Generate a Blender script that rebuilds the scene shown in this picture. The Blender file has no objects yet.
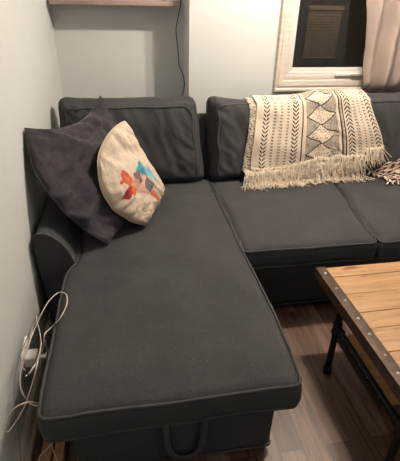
import bpy, bmesh, math, random
from mathutils import Vector, Matrix, noise
from mathutils.bvhtree import BVHTree
random.seed(7)
sc = bpy.context.scene
col = sc.collection
PI = math.pi

# ------------------------------------------------------------------ helpers
def lk(o, parent=None):
    col.objects.link(o)
    if parent is not None:
        o.parent = parent
    return o

def thing(name, label, cat, loc=(0, 0, 0), group=None):
    o = bpy.data.objects.new(name, None)
    o.location = loc
    o.empty_display_size = .05
    col.objects.link(o)
    o['label'] = label
    o['category'] = cat
    if group: o['group'] = group
    return o

def tag(o, label, cat, group=None):
    o['label'] = label
    o['category'] = cat
    if group: o['group'] = group
    return o

def finish(name, bm, mat, parent=None, smooth=True, angle=None):
    """bmesh (world coordinates) -> one mesh object, origin moved to parent's location"""
    me = bpy.data.meshes.new(name)
    bmesh.ops.recalc_face_normals(bm, faces=bm.faces)
    bm.to_mesh(me); bm.free()
    off = Vector(parent.location) if parent is not None and parent.parent is None else Vector((0, 0, 0))
    if parent is not None and parent.parent is not None:
        off = Vector(parent.parent.location)
    if off.length > 0:
        me.transform(Matrix.Translation(-off))
    for m in (mat if isinstance(mat, (list, tuple)) else [mat]):
        me.materials.append(m)
    if smooth:
        me.polygons.foreach_set('use_smooth', [True] * len(me.polygons))
    if angle is not None:
        try: me.set_sharp_from_angle(angle=angle)
        except Exception: pass
    return lk(bpy.data.objects.new(name, me), parent)

def box(bm, lo, hi, bevel=0.0, seg=2):
    lo = Vector(lo); hi = Vector(hi)
    r = bmesh.ops.create_cube(bm, size=1)
    vs = r['verts']
    for v in vs:
        v.co = Vector(((lo[i] + hi[i]) / 2 + v.co[i] * (hi[i] - lo[i]) for i in range(3)))
    if bevel > 0:
        es = list({e for v in vs for e in v.link_edges})
        bmesh.ops.bevel(bm, geom=es, offset=bevel, segments=seg, affect='EDGES', profile=.6)

def boxobj(name, lo, hi, mat, parent=None, bevel=0.0, seg=2):
    bm = bmesh.new(); box(bm, lo, hi, bevel, seg)
    return finish(name, bm, mat, parent, smooth=bevel > 0, angle=.6 if bevel > 0 else None)

def catmull(pts, n=6, closed=False):
    P = [Vector(p) for p in pts]; out = []
    N = len(P); rng = N if closed else N - 1
    for i in range(rng):
        if closed:
            a, b, c, d = P[(i - 1) % N], P[i], P[(i + 1) % N], P[(i + 2) % N]
        else:
            a, b, c, d = P[max(i - 1, 0)], P[i], P[i + 1], P[min(i + 2, N - 1)]
        for k in range(n):
            t = k / n
            out.append(.5 * ((2 * b) + (-a + c) * t + (2 * a - 5 * b + 4 * c - d) * t * t + (-a + 3 * b - 3 * c + d) * t ** 3))
    if not closed: out.append(P[-1])
    return out

def tube(bm, pts, rad, sides=6, closed=False, caps=True):
    pts = [Vector(p) for p in pts]
    N = len(pts); rings = []
    up = None
    for i, p in enumerate(pts):
        if closed: t = pts[(i + 1) % N] - pts[i - 1]
        else: t = pts[min(i + 1, N - 1)] - pts[max(i - 1, 0)]
        if t.length < 1e-9: t = Vector((0, 0, 1))
        t.normalize()
        if up is None:
            up = Vector((0, 0, 1)) if abs(t.z) < .9 else Vector((1, 0, 0))
        a = up - t * up.dot(t)
        if a.length < 1e-6: a = t.orthogonal()
        a.normalize(); up = a
        b = t.cross(a)
        r = rad(i / max(N - 1, 1)) if callable(rad) else rad
        rings.append([bm.verts.new(p + (a * math.cos(2 * PI * k / sides) + b * math.sin(2 * PI * k / sides)) * r) for k in range(sides)])
    for i in range(N if closed else N - 1):
        A, B = rings[i], rings[(i + 1) % N]
        for k in range(sides):
            bm.faces.new((A[k], A[(k + 1) % sides], B[(k + 1) % sides], B[k]))
    if not closed and caps:
        bm.faces.new(rings[0][::-1]); bm.faces.new(rings[-1])

def lathe(bm, prof, center, axis='z', sides=20, ux=None):
    """prof: list of (r, h) along an axis from centre"""
    ax = {'x': Vector((1, 0, 0)), 'y': Vector((0, 1, 0)), 'z': Vector((0, 0, 1))}[axis] if isinstance(axis, str) else Vector(axis).normalized()
    a = ax.orthogonal().normalized(); b = ax.cross(a)
    c = Vector(center); rings = []
    for r, h in prof:
        rings.append([bm.verts.new(c + ax * h + (a * math.cos(2 * PI * k / sides) + b * math.sin(2 * PI * k / sides)) * max(r, 1e-4)) for k in range(sides)])
    for A, B in zip(rings, rings[1:]):
        for k in range(sides):
            bm.faces.new((A[k], A[(k + 1) % sides], B[(k + 1) % sides], B[k]))
    bm.faces.new(rings[0][::-1]); bm.faces.new(rings[-1])

def prism(bm, outline, axis, lo, hi):
    """outline of 2-D points extruded along axis between lo and hi"""
    def mk(p, h):
        if axis == 'y': return Vector((p[0], h, p[1]))
        if axis == 'x': return Vector((h, p[0], p[1]))
        return Vector((p[0], p[1], h))
    A = [bm.verts.new(mk(p, lo)) for p in outline]
    B = [bm.verts.new(mk(p, hi)) for p in outline]
    n = len(A)
    for i in range(n): bm.faces.new((A[i], A[(i + 1) % n], B[(i + 1) % n], B[i]))
    bm.faces.new(A[::-1]); bm.faces.new(B)

def fbm(p, s, seed=0, o=3):
    return noise.fractal(Vector(p) * s + Vector((seed * 7.3, seed * 3.1, -seed * 5.7)), 1.0, 2.0, o)

def sstep(a, b, x):
    t = max(0, min(1, (x - a) / (b - a))); return t * t * (3 - 2 * t)

# ------------------------------------------------------------------ materials
def mat(name, base=(.5, .5, .5), rough=.8, metal=0, spec=.3):
    m = bpy.data.materials.new(name); m.use_nodes = True
    b = m.node_tree.nodes['Principled BSDF']
    b.inputs['Base Color'].default_value = (*base, 1)
    b.inputs['Roughness'].default_value = rough
    b.inputs['Metallic'].default_value = metal
    b.inputs['Specular IOR Level'].default_value = spec
    return m, m.node_tree, b

def N(nt, typ, **kw):
    n = nt.nodes.new(typ)
    for k, v in kw.items():
        if k in n.inputs: n.inputs[k].default_value = v
        else: setattr(n, k, v)
    return n

def coords(nt, scale=(1, 1, 1), rot=(0, 0, 0), kind='Object'):
    t = N(nt, 'ShaderNodeTexCoord'); mp = N(nt, 'ShaderNodeMapping')
    mp.inputs['Scale'].default_value = scale; mp.inputs['Rotation'].default_value = rot
    nt.links.new(t.outputs[kind], mp.inputs['Vector'])
    return mp.outputs['Vector']

def ramp(nt, fac, stops):
    r = N(nt, 'ShaderNodeValToRGB'); e = r.color_ramp.elements
    while len(e) < len(stops): e.new(.5)
    for el, (p, c) in zip(e, stops): el.position = p; el.color = (*c, 1)
    nt.links.new(fac, r.inputs['Fac']); return r.outputs['Color']

def noisef(nt, vec, scale, detail=3, rough=.55, dist=0):
    n = N(nt, 'ShaderNodeTexNoise'); n.inputs['Scale'].default_value = scale
    n.inputs['Detail'].default_value = detail; n.inputs['Roughness'].default_value = rough
    n.inputs['Distortion'].default_value = dist
    nt.links.new(vec, n.inputs['Vector']); return n.outputs['Fac']

def mixc(nt, a, b, fac, mode='MIX'):
    m = N(nt, 'ShaderNodeMix'); m.data_type = 'RGBA'; m.blend_type = mode
    for s, v in ((6, a), (7, b)):
        if hasattr(v, 'links'): nt.links.new(v, m.inputs[s])
        else: m.inputs[s].default_value = (*v, 1)
    if hasattr(fac, 'links'): nt.links.new(fac, m.inputs[0])
    else: m.inputs[0].default_value = fac
    return m.outputs[2]

def bump(nt, b, h, strength=.3, dist=.002, prev=None):
    n = N(nt, 'ShaderNodeBump'); n.inputs['Strength'].default_value = strength; n.inputs['Distance'].default_value = dist
    nt.links.new(h, n.inputs['Height'])
    if prev is not None: nt.links.new(prev, n.inputs['Normal'])
    nt.links.new(n.outputs['Normal'], b.inputs['Normal']); return n.outputs['Normal']

def paint(name, c, var=.03, rough=.7, bumps=.15):
    m, nt, b = mat(name, c, rough)
    v = coords(nt)
    f = noisef(nt, v, 1.7, 3)
    d = tuple(x * (1 - var) for x in c); u = tuple(min(1, x * (1 + var)) for x in c)
    nt.links.new(ramp(nt, f, [(.3, d), (.7, u)]), b.inputs['Base Color'])
    bump(nt, b, noisef(nt, v, 220, 2), bumps, .0006)
    return m

def fabric(name, dark, light, weave=900, wear=5, sheen=.0, wstr=.25, streak=True):
    m, nt, b = mat(name, dark, .95, 0, .1)
    v = coords(nt)
    f = noisef(nt, v, wear, 5, .65)
    c = ramp(nt, f, [(.25, dark), (.75, light)])
    if streak:
        vs = coords(nt, (3, 60, 60)); vt = coords(nt, (60, 3, 60))
        s1 = noisef(nt, vs, 3, 3, .7); s2 = noisef(nt, vt, 3, 3, .7)
        a = N(nt, 'ShaderNodeMath', operation='ADD'); nt.links.new(s1, a.inputs[0]); nt.links.new(s2, a.inputs[1])
        g = ramp(nt, a.outputs[0], [(.7, (.92, .92, .92)), (1.0, (1.06, 1.06, 1.06))])
        c = mixc(nt, c, g, 1, 'MULTIPLY')
    fine = noisef(nt, v, weave * .30, 2, .6)
    c = mixc(nt, c, ramp(nt, fine, [(.3, (.78, .78, .78)), (.7, (1.22, 1.22, 1.22))]), 1, 'MULTIPLY')
    if streak:
        lint = noisef(nt, v, 75, 2, .5)
        c = mixc(nt, c, (.22, .20, .18), ramp(nt, lint, [(.765, (0, 0, 0)), (.80, (.6, .6, .6))]))
    nt.links.new(c, b.inputs['Base Color'])
    w = noisef(nt, v, weave * .35, 2, .6)
    n1 = bump(nt, b, w, wstr, .0015)
    if sheen > 0:
        b.inputs['Sheen Weight'].default_value = sheen
        b.inputs['Sheen Roughness'].default_value = .4
        b.inputs['Sheen Tint'].default_value = (light[0] ** .3, light[1] ** .3, light[2] ** .3, 1)
    return m

M = {}
M['wall'] = paint('pale_wall_paint', (.585, .60, .588), .02)
M['ceiling'] = paint('ceiling_paint', (.62, .62, .60), .02)
M['sofa'] = fabric('charcoal_cotton', (.041, .041, .043), (.060, .059, .060), wear=4, wstr=.45, sheen=.08)
M['piping'] = fabric('charcoal_piping', (.05, .049, .052), (.078, .076, .078), streak=False)
M['velvet'] = fabric('slate_velvet', (.029, .026, .030), (.060, .054, .060), weave=400, wear=9, sheen=.30, wstr=.4, streak=False)
M['trim'] = None
m, nt, b = mat('whitewashed_trim', (.7, .66, .6), .5)
v = coords(nt, (2, 2, 30)); f = noisef(nt, v, 3, 4, .6)
nt.links.new(ramp(nt, f, [(.35, (.52, .46, .39)), (.65, (.63, .575, .50))]), b.inputs['Base Color']); M['trim'] = m
M['vinyl'] = mat('white_vinyl', (.64, .61, .57), .35)[0]
M['plastic'] = mat('white_plastic', (.80, .76, .70), .35)[0]
M['cable'] = mat('off_white_cable', (.62, .56, .50), .45)[0]
M['greycable'] = mat('grey_cable', (.20, .19, .18), .5)[0]
M['blackcable'] = mat('black_cable', (.012, .012, .012), .5)[0]
M['metaltip'] = mat('plug_metal', (.25, .24, .23), .3, 1)[0]
m, nt, b = mat('black_iron', (.02, .019, .018), .5, .6)
bump(nt, b, noisef(nt, coords(nt), 90, 3), .4, .001); M['iron'] = m
m, nt, b = mat('rusty_strap_iron', (.09, .06, .045), .55, .45)
f = noisef(nt, coords(nt), 28, 5, .7)
nt.links.new(ramp(nt, f, [(.3, (.055, .036, .027)), (.7, (.12, .082, .06))]), b.inputs['Base Color'])
bump(nt, b, f, .3, .001); M['strap'] = m
M['rivet'] = mat('silver_rivet', (.62, .60, .56), .3, .9)[0]
M['foot'] = mat('black_wood_foot', (.02, .018, .016), .5)[0]

def wood(name, c0, c1, grain_axis='x', knots=True, rough=.55):
    m, nt, b = mat(name, c0, rough)
    s = {'x': (1.2, 14, 14), 'y': (14, 1.2, 14), 'z': (14, 14, 1.2)}[grain_axis]
    v = coords(nt, s)
    f = noisef(nt, v, 2.2, 6, .62, .6)
    c = ramp(nt, f, [(.28, c0), (.62, c1)])
    if knots:
        f2 = noisef(nt, coords(nt, {'x': (4, 22, 4), 'y': (22, 4, 4), 'z': (10, 10, 4)}[grain_axis]), 1.6, 3, .55)
        k = ramp(nt, f2, [(.60, (1, 1, 1)), (.74, (.45, .33, .25))])
        c = mixc(nt, c, k, 1, 'MULTIPLY')
    nt.links.new(c, b.inputs['Base Color'])
    bump(nt, b, f, .15, .001)
    return m
M['pine'] = wood('worn_pine', (.29, .155, .072), (.46, .27, .135), 'x')
M['board'] = wood('tan_board', (.30, .16, .075), (.44, .25, .12), 'z', False)
M['shelfwood'] = wood('pinkish_shelf_wood', (.25, .17, .145), (.36, .26, .23), 'x', False)

# floor planks running along y
m, nt, b = mat('dark_laminate', (.1, .07, .05), .42, 0, .4)
v = coords(nt, (1, 1, 1), (0, 0, PI / 2))
br = N(nt, 'ShaderNodeTexBrick'); br.offset = .37; br.offset_frequency = 2
br.inputs['Scale'].default_value = 1
br.inputs['Brick Width'].default_value = 1.22; br.inputs['Row Height'].default_value = .098
br.inputs['Mortar Size'].default_value = .0016; br.inputs['Mortar Smooth'].default_value = .2
br.inputs['Color1'].default_value = (.0, .0, .0, 1); br.inputs['Color2'].default_value = (1, 1, 1, 1); br.inputs['Mortar'].default_value = (.5, .5, .5, 1)
nt.links.new(v, br.inputs['Vector'])
tone = ramp(nt, br.outputs['Color'], [(.0, (.066, .035, .023)), (.5, (.115, .068, .046)), (1, (.19, .12, .085))])
gv = coords(nt, (22, 1.3, 1))
# shift grain per plank
add = N(nt, 'ShaderNodeVectorMath', operation='ADD')
nt.links.new(gv, add.inputs[0]); nt.links.new(br.outputs['Color'], add.inputs[1])
g = noisef(nt, add.outputs[0], 2.0, 6, .68, 1.1)
gr = ramp(nt, g, [(.32, (.42, .40, .39)), (.5, (1, 1, 1)), (.70, (1.6, 1.55, 1.5))])
c = mixc(nt, tone, gr, 1, 'MULTIPLY')
c = mixc(nt, c, (.02, .014, .011), br.outputs['Fac'])
nt.links.new(c, b.inputs['Base Color'])
bump(nt, b, g, .12, .001)
M['floor'] = m

# ------------------------------------------------------------------ camera (solved from the photograph's vanishing points)
CAMPOS = Vector((.4759, -2.8917, 1.5811)); YAW, PITCH, ROLL, FPX, PY = .1785, .4894, .0234, 408.331, 212.704
F = Vector((math.sin(YAW) * math.cos(PITCH), math.cos(YAW) * math.cos(PITCH), -math.sin(PITCH)))
R0 = Vector((math.cos(YAW), -math.sin(YAW), 0)); U0 = R0.cross(F)
R = R0 * math.cos(ROLL) + U0 * math.sin(ROLL); U = -R0 * math.sin(ROLL) + U0 * math.cos(ROLL)
cd = bpy.data.cameras.new('camera'); cam = lk(bpy.data.objects.new('camera', cd))
mw = Matrix((R, U, -F)).transposed().to_4x4(); mw.translation = CAMPOS
cam.matrix_world = mw
cd.sensor_fit = 'HORIZONTAL'; cd.sensor_width = 36; cd.lens = FPX / 400 * 36
cd.shift_y = -(230.5 - PY) / 400
cd.clip_start = .02
sc.camera = cam

# ------------------------------------------------------------------ room
AD = .30      # depth of the recess behind the chaise
BX = .8983    # corner of the protruding wall
WX0, WX1 = 1.6, 2.75     # window opening
WZ0, WZ1 = 1.097, 2.12
H = 2.62; XR = 4.4; YF = -5.2
def struct(name, bm, m, smooth=False, parent=None):
    o = finish(name, bm, m, parent, smooth)
    if parent is None: o['kind'] = 'structure'
    return o
bm = bmesh.new(); box(bm, (-.12, YF - .1, -.05), (XR + .1, AD + .1, 0)); struct('floor', bm, M['floor'])
bm = bmesh.new(); box(bm, (-.12, YF - .1, H), (XR + .1, AD + .1, H + .06)); struct('ceiling', bm, M['ceiling'])
bm = bmesh.new(); box(bm, (-.12, YF, 0), (0, AD + .1, H)); struct('wall_left', bm, M['wall'])
bm = bmesh.new(); box(bm, (XR, YF, 0), (XR + .1, AD + .1, H)); struct('wall_right', bm, M['wall'])
bm = bmesh.new(); box(bm, (-.12, YF - .1, 0), (XR + .1, YF, H)); struct('wall_front', bm, M['wall'])
bm = bmesh.new()
box(bm, (0, AD, 0), (BX, AD + .1, H))
box(bm, (BX, 0, 0), (WX0, AD + .1, H))
box(bm, (WX0, 0, 0), (WX1, .14, WZ0)); box(bm, (WX0, 0, WZ1), (WX1, .14, H)); box(bm, (WX1, 0, 0), (XR, .14, H))
struct('wall_back', bm, M['wall'])
# baseboard with rounded top on left wall, plain ones elsewhere
for nm, pts in (('baseboard_left', [(0, 0), (.032, 0), (.032, .03), (.022, .045), (.018, .085), (.012, .095), (0, .095)]),):
    bm = bmesh.new(); prism(bm, pts, 'y', YF, AD); struct(nm, bm, M['trim'])
bm = bmesh.new(); box(bm, (BX, -.016, 0), (XR, 0, .09), .003); struct('baseboard_back', bm, M['trim'])

# ---- window
win = thing('window', '', '', (WX0, 0, WZ0)); del win['label']; del win['category']
win.name = 'window_1'; win['kind'] = 'structure'
# casing: stepped moulding profile swept round the opening (left, bottom, right, top)
prof = [(0, 0), (0, -.016), (.012, -.020), (.030, -.020), (.034, -.026), (.060, -.030), (.070, -.024), (.078, -.034), (.088, -.034), (.092, 0)]
def casing(bm):
    x0, x1, z0, z1 = WX0, WX1, WZ0, WZ1
    rings = []
    for (cx, cz, sx, sz) in ((x0, z0, -1, -1), (x1, z0, 1, -1), (x1, z1, 1, 1), (x0, z1, -1, 1)):
        rings.append([bm.verts.new((cx + sx * w, y, cz + sz * w * (1.3 if sz < 0 else 1))) for w, y in prof])
    for i in range(4):
        A, B = rings[i], rings[(i + 1) % 4]
        for k in range(len(prof) - 1): bm.faces.new((A[k], A[k + 1], B[k + 1], B[k]))
bm = bmesh.new(); casing(bm); finish('casing', bm, M['trim'], win, False)
# jamb frame + sash of white vinyl
bm = bmesh.new()
def frame(bm, x0, x1, z0, z1, w, y0, y1, bev=.003):
    box(bm, (x0, y0, z0), (x0 + w, y1, z1), bev); box(bm, (x1 - w, y0, z0), (x1, y1, z1), bev)
    box(bm, (x0 + w, y0, z0), (x1 - w, y1, z0 + w), bev); box(bm, (x0 + w, y0, z1 - w), (x1 - w, y1, z1), bev)
frame(bm, WX0, WX1, WZ0, WZ1, .014, -.012, .12)
jam = finish('window_frame', bm, M['vinyl'], win, True, .6)
bm = bmesh.new(); frame(bm, WX0 + .014, WX1 - .014, WZ0 + .014, WZ1 - .014, .026, .004, .045)
finish('sash', bm, M['vinyl'], win, True, .6)
bm = bmesh.new(); box(bm, (WX0 + .36, -.034, WZ0 - .012), (WX0 + .66, -.010, WZ0 + .006), .003)
tube(bm, [(WX0 + .47, -.036, WZ0), (WX0 + .50, -.050, WZ0 + .004), (WX0 + .56, -.048, WZ0 + .004)], .005, 8)
finish('crank_handle', bm, M['vinyl'], win, True, .6)
gm, nt, b = mat('window_glass', (1, 1, 1), .02)
b.inputs['Transmission Weight'].default_value = 1; b.inputs['IOR'].default_value = 1.45
bm = bmesh.new(); box(bm, (WX0 + .035, .022, WZ0 + .035), (WX1 - .035, .026, WZ1 - .035))
finish('pane', bm, gm, win, False)
# insect screen just behind the glass (dark mesh)
sm_, nt, b = mat('dark_insect_screen', (.03, .027, .024), .8)
tr = N(nt, 'ShaderNodeBsdfTransparent'); mx = N(nt, 'ShaderNodeMixShader'); mx.inputs[0].default_value = .45
out = [n for n in nt.nodes if n.type == 'OUTPUT_MATERIAL'][0]
nt.links.new(tr.outputs[0], mx.inputs[1]); nt.links.new(b.outputs[0], mx.inputs[2]); nt.links.new(mx.outputs[0], out.inputs['Surface'])
bm = bmesh.new(); box(bm, (WX0 + .03, .052, WZ0 + .03), (WX1 - .03, .053, WZ1 - .03))
finish('insect_screen', bm, sm_, win, False)
# neighbour's wall with a blind, outside in the night
nw = mat('night_siding', (.035, .03, .027), .9)[0]
bm = bmesh.new()
for i in range(16): prism(bm, [(1.02, .2 + i * .14), (1.0, .2 + i * .14), (1.015, .2 + i * .14 + .14), (1.02, .2 + i * .14 + .14)], 'x', 1.2, 4.6)
struct('wall_outside', bm, nw)
bl = thing('window_blind', 'brown slatted blind seen outside through the dark window glass', 'blind', (2.14, .98, 1.1))
bmat = mat('brown_slats', (.50, .38, .28), .7)[0]
bm = bmesh.new()
for i in range(17):
    z = 1.08 + i * .024
    prism(bm, [(.960, z), (.962, z), (.985, z + .019), (.983, z + .019)], 'x', 2.12, 2.44)
finish('slat', bm, bmat, bl, False)
bm = bmesh.new(); box(bm, (2.11, .955, 1.485), (2.45, .995, 1.52), .004); finish('head_rail', bm, bmat, bl)
bm = bmesh.new()
for x in (2.19, 2.38): tube(bm, [(x, .958, 1.08), (x, .958, 1.49)], .0012, 4)
finish('ladder_cord', bm, M['cable'], bl)

# ---- outlet
ot = thing('wall_outlet', 'white double outlet plate low on the left wall', 'outlet', (0, -1.60, .29))
bm = bmesh.new(); box(bm, (0, -1.662, .25), (.007, -1.547, .33), .003); finish('cover_plate', bm, M['plastic'], ot, True, .6)
bm = bmesh.new(); box(bm, (.006, -1.652, .262), (.0095, -1.615, .318), .001); box(bm, (.006, -1.595, .262), (.0095, -1.558, .318), .001)
finish('socket', bm, M['plastic'], ot, True, .6)
ch = thing('usb_charger', 'white cube phone charger plugged into the wall outlet', 'charger', (.01, -1.63, .29))
bm = bmesh.new(); box(bm, (.0095, -1.660, .264), (.060, -1.606, .312), .006, 3); finish('adapter', bm, M['plastic'], ch, True, .8)
bm = bmesh.new(); box(bm, (.060, -1.640, .283), (.088, -1.624, .293), .002); box(bm, (.088, -1.643, .276), (.092, -1.621, .302), .001)
finish('usb_plug', bm, M['plastic'], ch, True, .6)

# ---- floating shelf in the recess and its black cable
sh = thing('wall_shelf', 'pinkish brown wooden shelf across the recess above the chaise', 'shelf', (.42, .2, 1.51))
boxobj('shelf_board', (.02, .125, 1.512), (.852, AD, 1.545), M['shelfwood'], sh, .002)
for x in (.12, .75): boxobj('bracket', (x, AD - .03, 1.545), (x + .02, AD, 1.60), M['iron'], sh, .002)
bm = bmesh.new()
tube(bm, catmull([(.852, .12, 1.56), (.856, .108, 1.53), (.835, .10, 1.44), (.822, .10, 1.371), (.835, .10, 1.245), (.842, .10, 1.146), (.866, .10, 1.09), (.879, .10, 1.03), (.877, .10, .985), (.856, .08, .93), (.84, .05, .86), (.83, .06, .6), (.83, .08, .003)], 6), .0032, 8)
tag(finish('power_cable', bm, M['blackcable']), 'thin black cable hanging from right end of the wooden shelf', 'cable')

# ------------------------------------------------------------------ sofa
X0, X1 = .1615, .9856
SZ = .467
YS, YFR, YB = -1.2577, -2.0243, -.42
sofa = thing('sectional_sofa', 'dark charcoal fabric corner sofa with long chaise along the left wall', 'sofa', (1.0, -1.0, 0))

def cushion_pts(w, d, h, r, nx, ny, nz, puff_top=0.0, puff_side=0.0, seed=0, wr=.004, puffp=.5, rc=None):
    """rounded box grid centred at origin; returns bmesh + a function mapping a local unit point"""
    rc = rc or r
    def f(p):
        q = Vector((p[0] * w / 2, p[1] * d / 2, p[2] * h / 2))
        inner = Vector((max(-w / 2 + r, min(w / 2 - r, q.x)), max(-d / 2 + r, min(d / 2 - r, q.y)), max(-h / 2 + r, min(h / 2 - r, q.z))))
        o = q - inner
        if o.length > 1e-9: q = inner + o.normalized() * r * min(1, max(abs(o.x), abs(o.y), abs(o.z)) / r)
        ax, ay, az = abs(p[0]), abs(p[1]), abs(p[2])
        k = max(0, (1 - ax ** 4)) * max(0, (1 - ay ** 4))
        q.z += math.copysign(1, p[2]) * az ** 2 * puff_top * k ** puffp
        k2 = max(0, 1 - az ** 2)
        q.x += p[0] ** 3 * puff_side * k2; q.y += p[1] ** 3 * puff_side * k2
        return q
    bm = bmesh.new(); cache = {}
    def V(i, j, k):
        key = (i, j, k)
        if key not in cache: cache[key] = bm.verts.new(f((2 * i / nx - 1, 2 * j / ny - 1, 2 * k / nz - 1)))
        return cache[key]
    for i in range(nx):
        for j in range(ny):
            for k in (0, nz): bm.faces.new((V(i, j, k), V(i + 1, j, k), V(i + 1, j + 1, k), V(i, j + 1, k)))
    for i in range(nx):
        for k in range(nz):
            for j in (0, ny): bm.faces.new((V(i, j, k), V(i + 1, j, k), V(i + 1, j, k + 1), V(i, j, k + 1)))
    for j in range(ny):
        for k in range(nz):
            for i in (0, nx): bm.faces.new((V(i, j, k), V(i, j + 1, k), V(i, j + 1, k + 1), V(i, j, k + 1)))
    return bm, f

def rim(f, w, d, zf, inset=.0, n=40):
    """closed loop near the top edge of a cushion (unit coords) with rounded corners"""
    c = .93; pts = []
    a = 1 - inset; rr = .10
    rx = rr; ry = rr * w / d
    for cx, cy, a0 in ((a - rx, a - ry, 0), (-(a - rx), a - ry, 90), (-(a - rx), -(a - ry), 180), (a - rx, -(a - ry), 270)):
        for k in range(5):
            t = math.radians(a0 + 90 * k / 4); pts.append((cx + rx * math.cos(t), cy + ry * math.sin(t)))
    dense = []
    for i in range(len(pts)):
        p, q = pts[i], pts[(i + 1) % len(pts)]
        L = math.hypot((q[0] - p[0]) * w / 2, (q[1] - p[1]) * d / 2); m_ = max(1, int(L / .03))
        for s in range(m_): dense.append((p[0] + (q[0] - p[0]) * s / m_, p[1] + (q[1] - p[1]) * s / m_))
    return dense

def seat_cushion(name, x0, x1, y0, y1, z0, z1, warp, seed, pipe=.0055, puff=.010):
    w, d, h = x1 - x0, y1 - y0, z1 - z0
    nx, ny = max(8, int(w / .02)), max(8, int(d / .02))
    bm, f = cushion_pts(w, d, h, .026, nx, ny, 8, puff_top=puff, puff_side=.006)
    cen = Vector(((x0 + x1) / 2, (y0 + y1) / 2, (z0 + z1) / 2))
    def W(q):
        q = q + cen
        n_ = fbm((q.x, q.y * .8, q.z), 5.5, seed, 4)
        q.z += n_ * .006
        q.x += fbm(q, 4, seed + 5) * .004; q.y += fbm(q, 4, seed + 9) * .005
        return warp(q)
    for v_ in bm.verts: v_.co = W(v_.co.copy())
    o = finish(name, bm, M['sofa'], sofa)
    bp = bmesh.new()
    # piping sits at the top rim
    for zlev, off in ((h / 2 - .005, .0), (-h / 2 + .006, .0)):
        a, b_ = w / 2 - .002, d / 2 - .002; rr = .03; pts = []
        for cx, cy, a0 in ((a - rr, b_ - rr, 0), (-(a - rr), b_ - rr, 90), (-(a - rr), -(b_ - rr), 180), (a - rr, -(b_ - rr), 270)):
            for k in range(6):
                t = math.radians(a0 + 90 * k / 5); pts.append(Vector((cx + rr * math.cos(t), cy + rr * math.sin(t), zlev)))
        dense = []
        for i in range(len(pts)):
            p, q = pts[i], pts[(i + 1) % len(pts)]
            m_ = max(1, int((q - p).length / .03))
            for s in range(m_): dense.append(W(p.lerp(q, s / m_)))
        tube(bp, dense, pipe, 7, closed=True)
    finish('piping', bp, M['piping'], o)
    return o

def warp_chaise(q):
    # the seat narrows behind the front of the arm; free right edge bows out slightly
    t = max(0, min(1, (X1 - q.x) / (X1 - X0)))
    k = sstep(-1.36, -1.20, q.y)
    q.x += k * t * .045
    free = sstep(YS + .10, YS - .10, q.y)
    q.x += (1 - t) * free * .012 * math.sin(PI * min(1, max(0, (YS - q.y) / (YS - YFR))))
    # front edge drops softly
    q.z -= sstep(-1.90, -2.03, q.y) * .012
    return q
chaise = seat_cushion('seat_cushion', X0 - .012, X1 + .006, YFR - .018, YB + .06, .352, SZ, warp_chaise, 1, puff=.012)
SX2 = 1.735
def warp_s2(q):
    k = sstep(YS, YB, q.y); t = (q.x - X1) / (SX2 - X1)
    q.x += k * t * .12
    q.z -= sstep(-1.18, -1.27, q.y) * .006
    return q
seat_cushion('seat_cushion', X1 + .012, SX2 - .006, YS, YB + .06, .350, SZ - .004, warp_s2, 2, puff=.018)
def warp_s3(q):
    k = sstep(YS, YB, q.y); t = 1 - (q.x - SX2) / .80
    q.x += k * t * .12
    q.z -= sstep(-1.18, -1.27, q.y) * .006
    return q
seat_cushion('seat_cushion', SX2 + .006, SX2 + .82, YS - .005, YB + .06, .350, SZ - .006, warp_s3, 3, puff=.018)

# bases (slip-covered boxes with a hem), feet
def slip(name, x0, x1, y0, y1, z0, z1, seed):
    bm, f = cushion_pts(x1 - x0, y1 - y0, z1 - z0, .015, max(6, int((x1 - x0) / .03)), max(6, int((y1 - y0) / .03)), 10)
    cen = Vector(((x0 + x1) / 2, (y0 + y1) / 2, (z0 + z1) / 2))
    for v_ in bm.verts:
        q = v_.co + cen; a = 1 - (q.z - z0) / (z1 - z0)
        q.x += fbm(q, 5, seed) * .005 * a; q.y += fbm(q, 5, seed + 3) * .006 * a
        v_.co = q
    return finish(name, bm, M['sofa'], sofa)
cb = slip('base', X0 + .06, X1 - .045, YFR + .05, -.36, .035, .356, 11)
sb = slip('base', X1 - .02, 2.54, YS + .065, -.08, .035, .352, 12)
bm = bmesh.new()
tube(bm, [(X0 + .065, YFR + .048, .042), (X1 - .052, YFR + .048, .042), (X1 - .044, YFR + .056, .042), (X1 - .044, YS, .042)], .0045, 6)
finish('hem', bm, M['piping'], cb)
bm = bmesh.new(); tube(bm, [(X1, YS + .062, .042), (2.52, YS + .062, .042)], .0045, 6); finish('hem', bm, M['piping'], sb)
for x, y in ((X0 + .12, YFR + .12), (X1 - .12, YFR + .12), (2.45, YS + .15), (X0 + .12, -.2), (2.45, -.15), (1.3, -.15)):
    bm = bmesh.new(); lathe(bm, [(.020, 0), (.022, .01), (.028, .04)], (x, y, 0)); finish('foot', bm, M['foot'], sofa)
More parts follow.
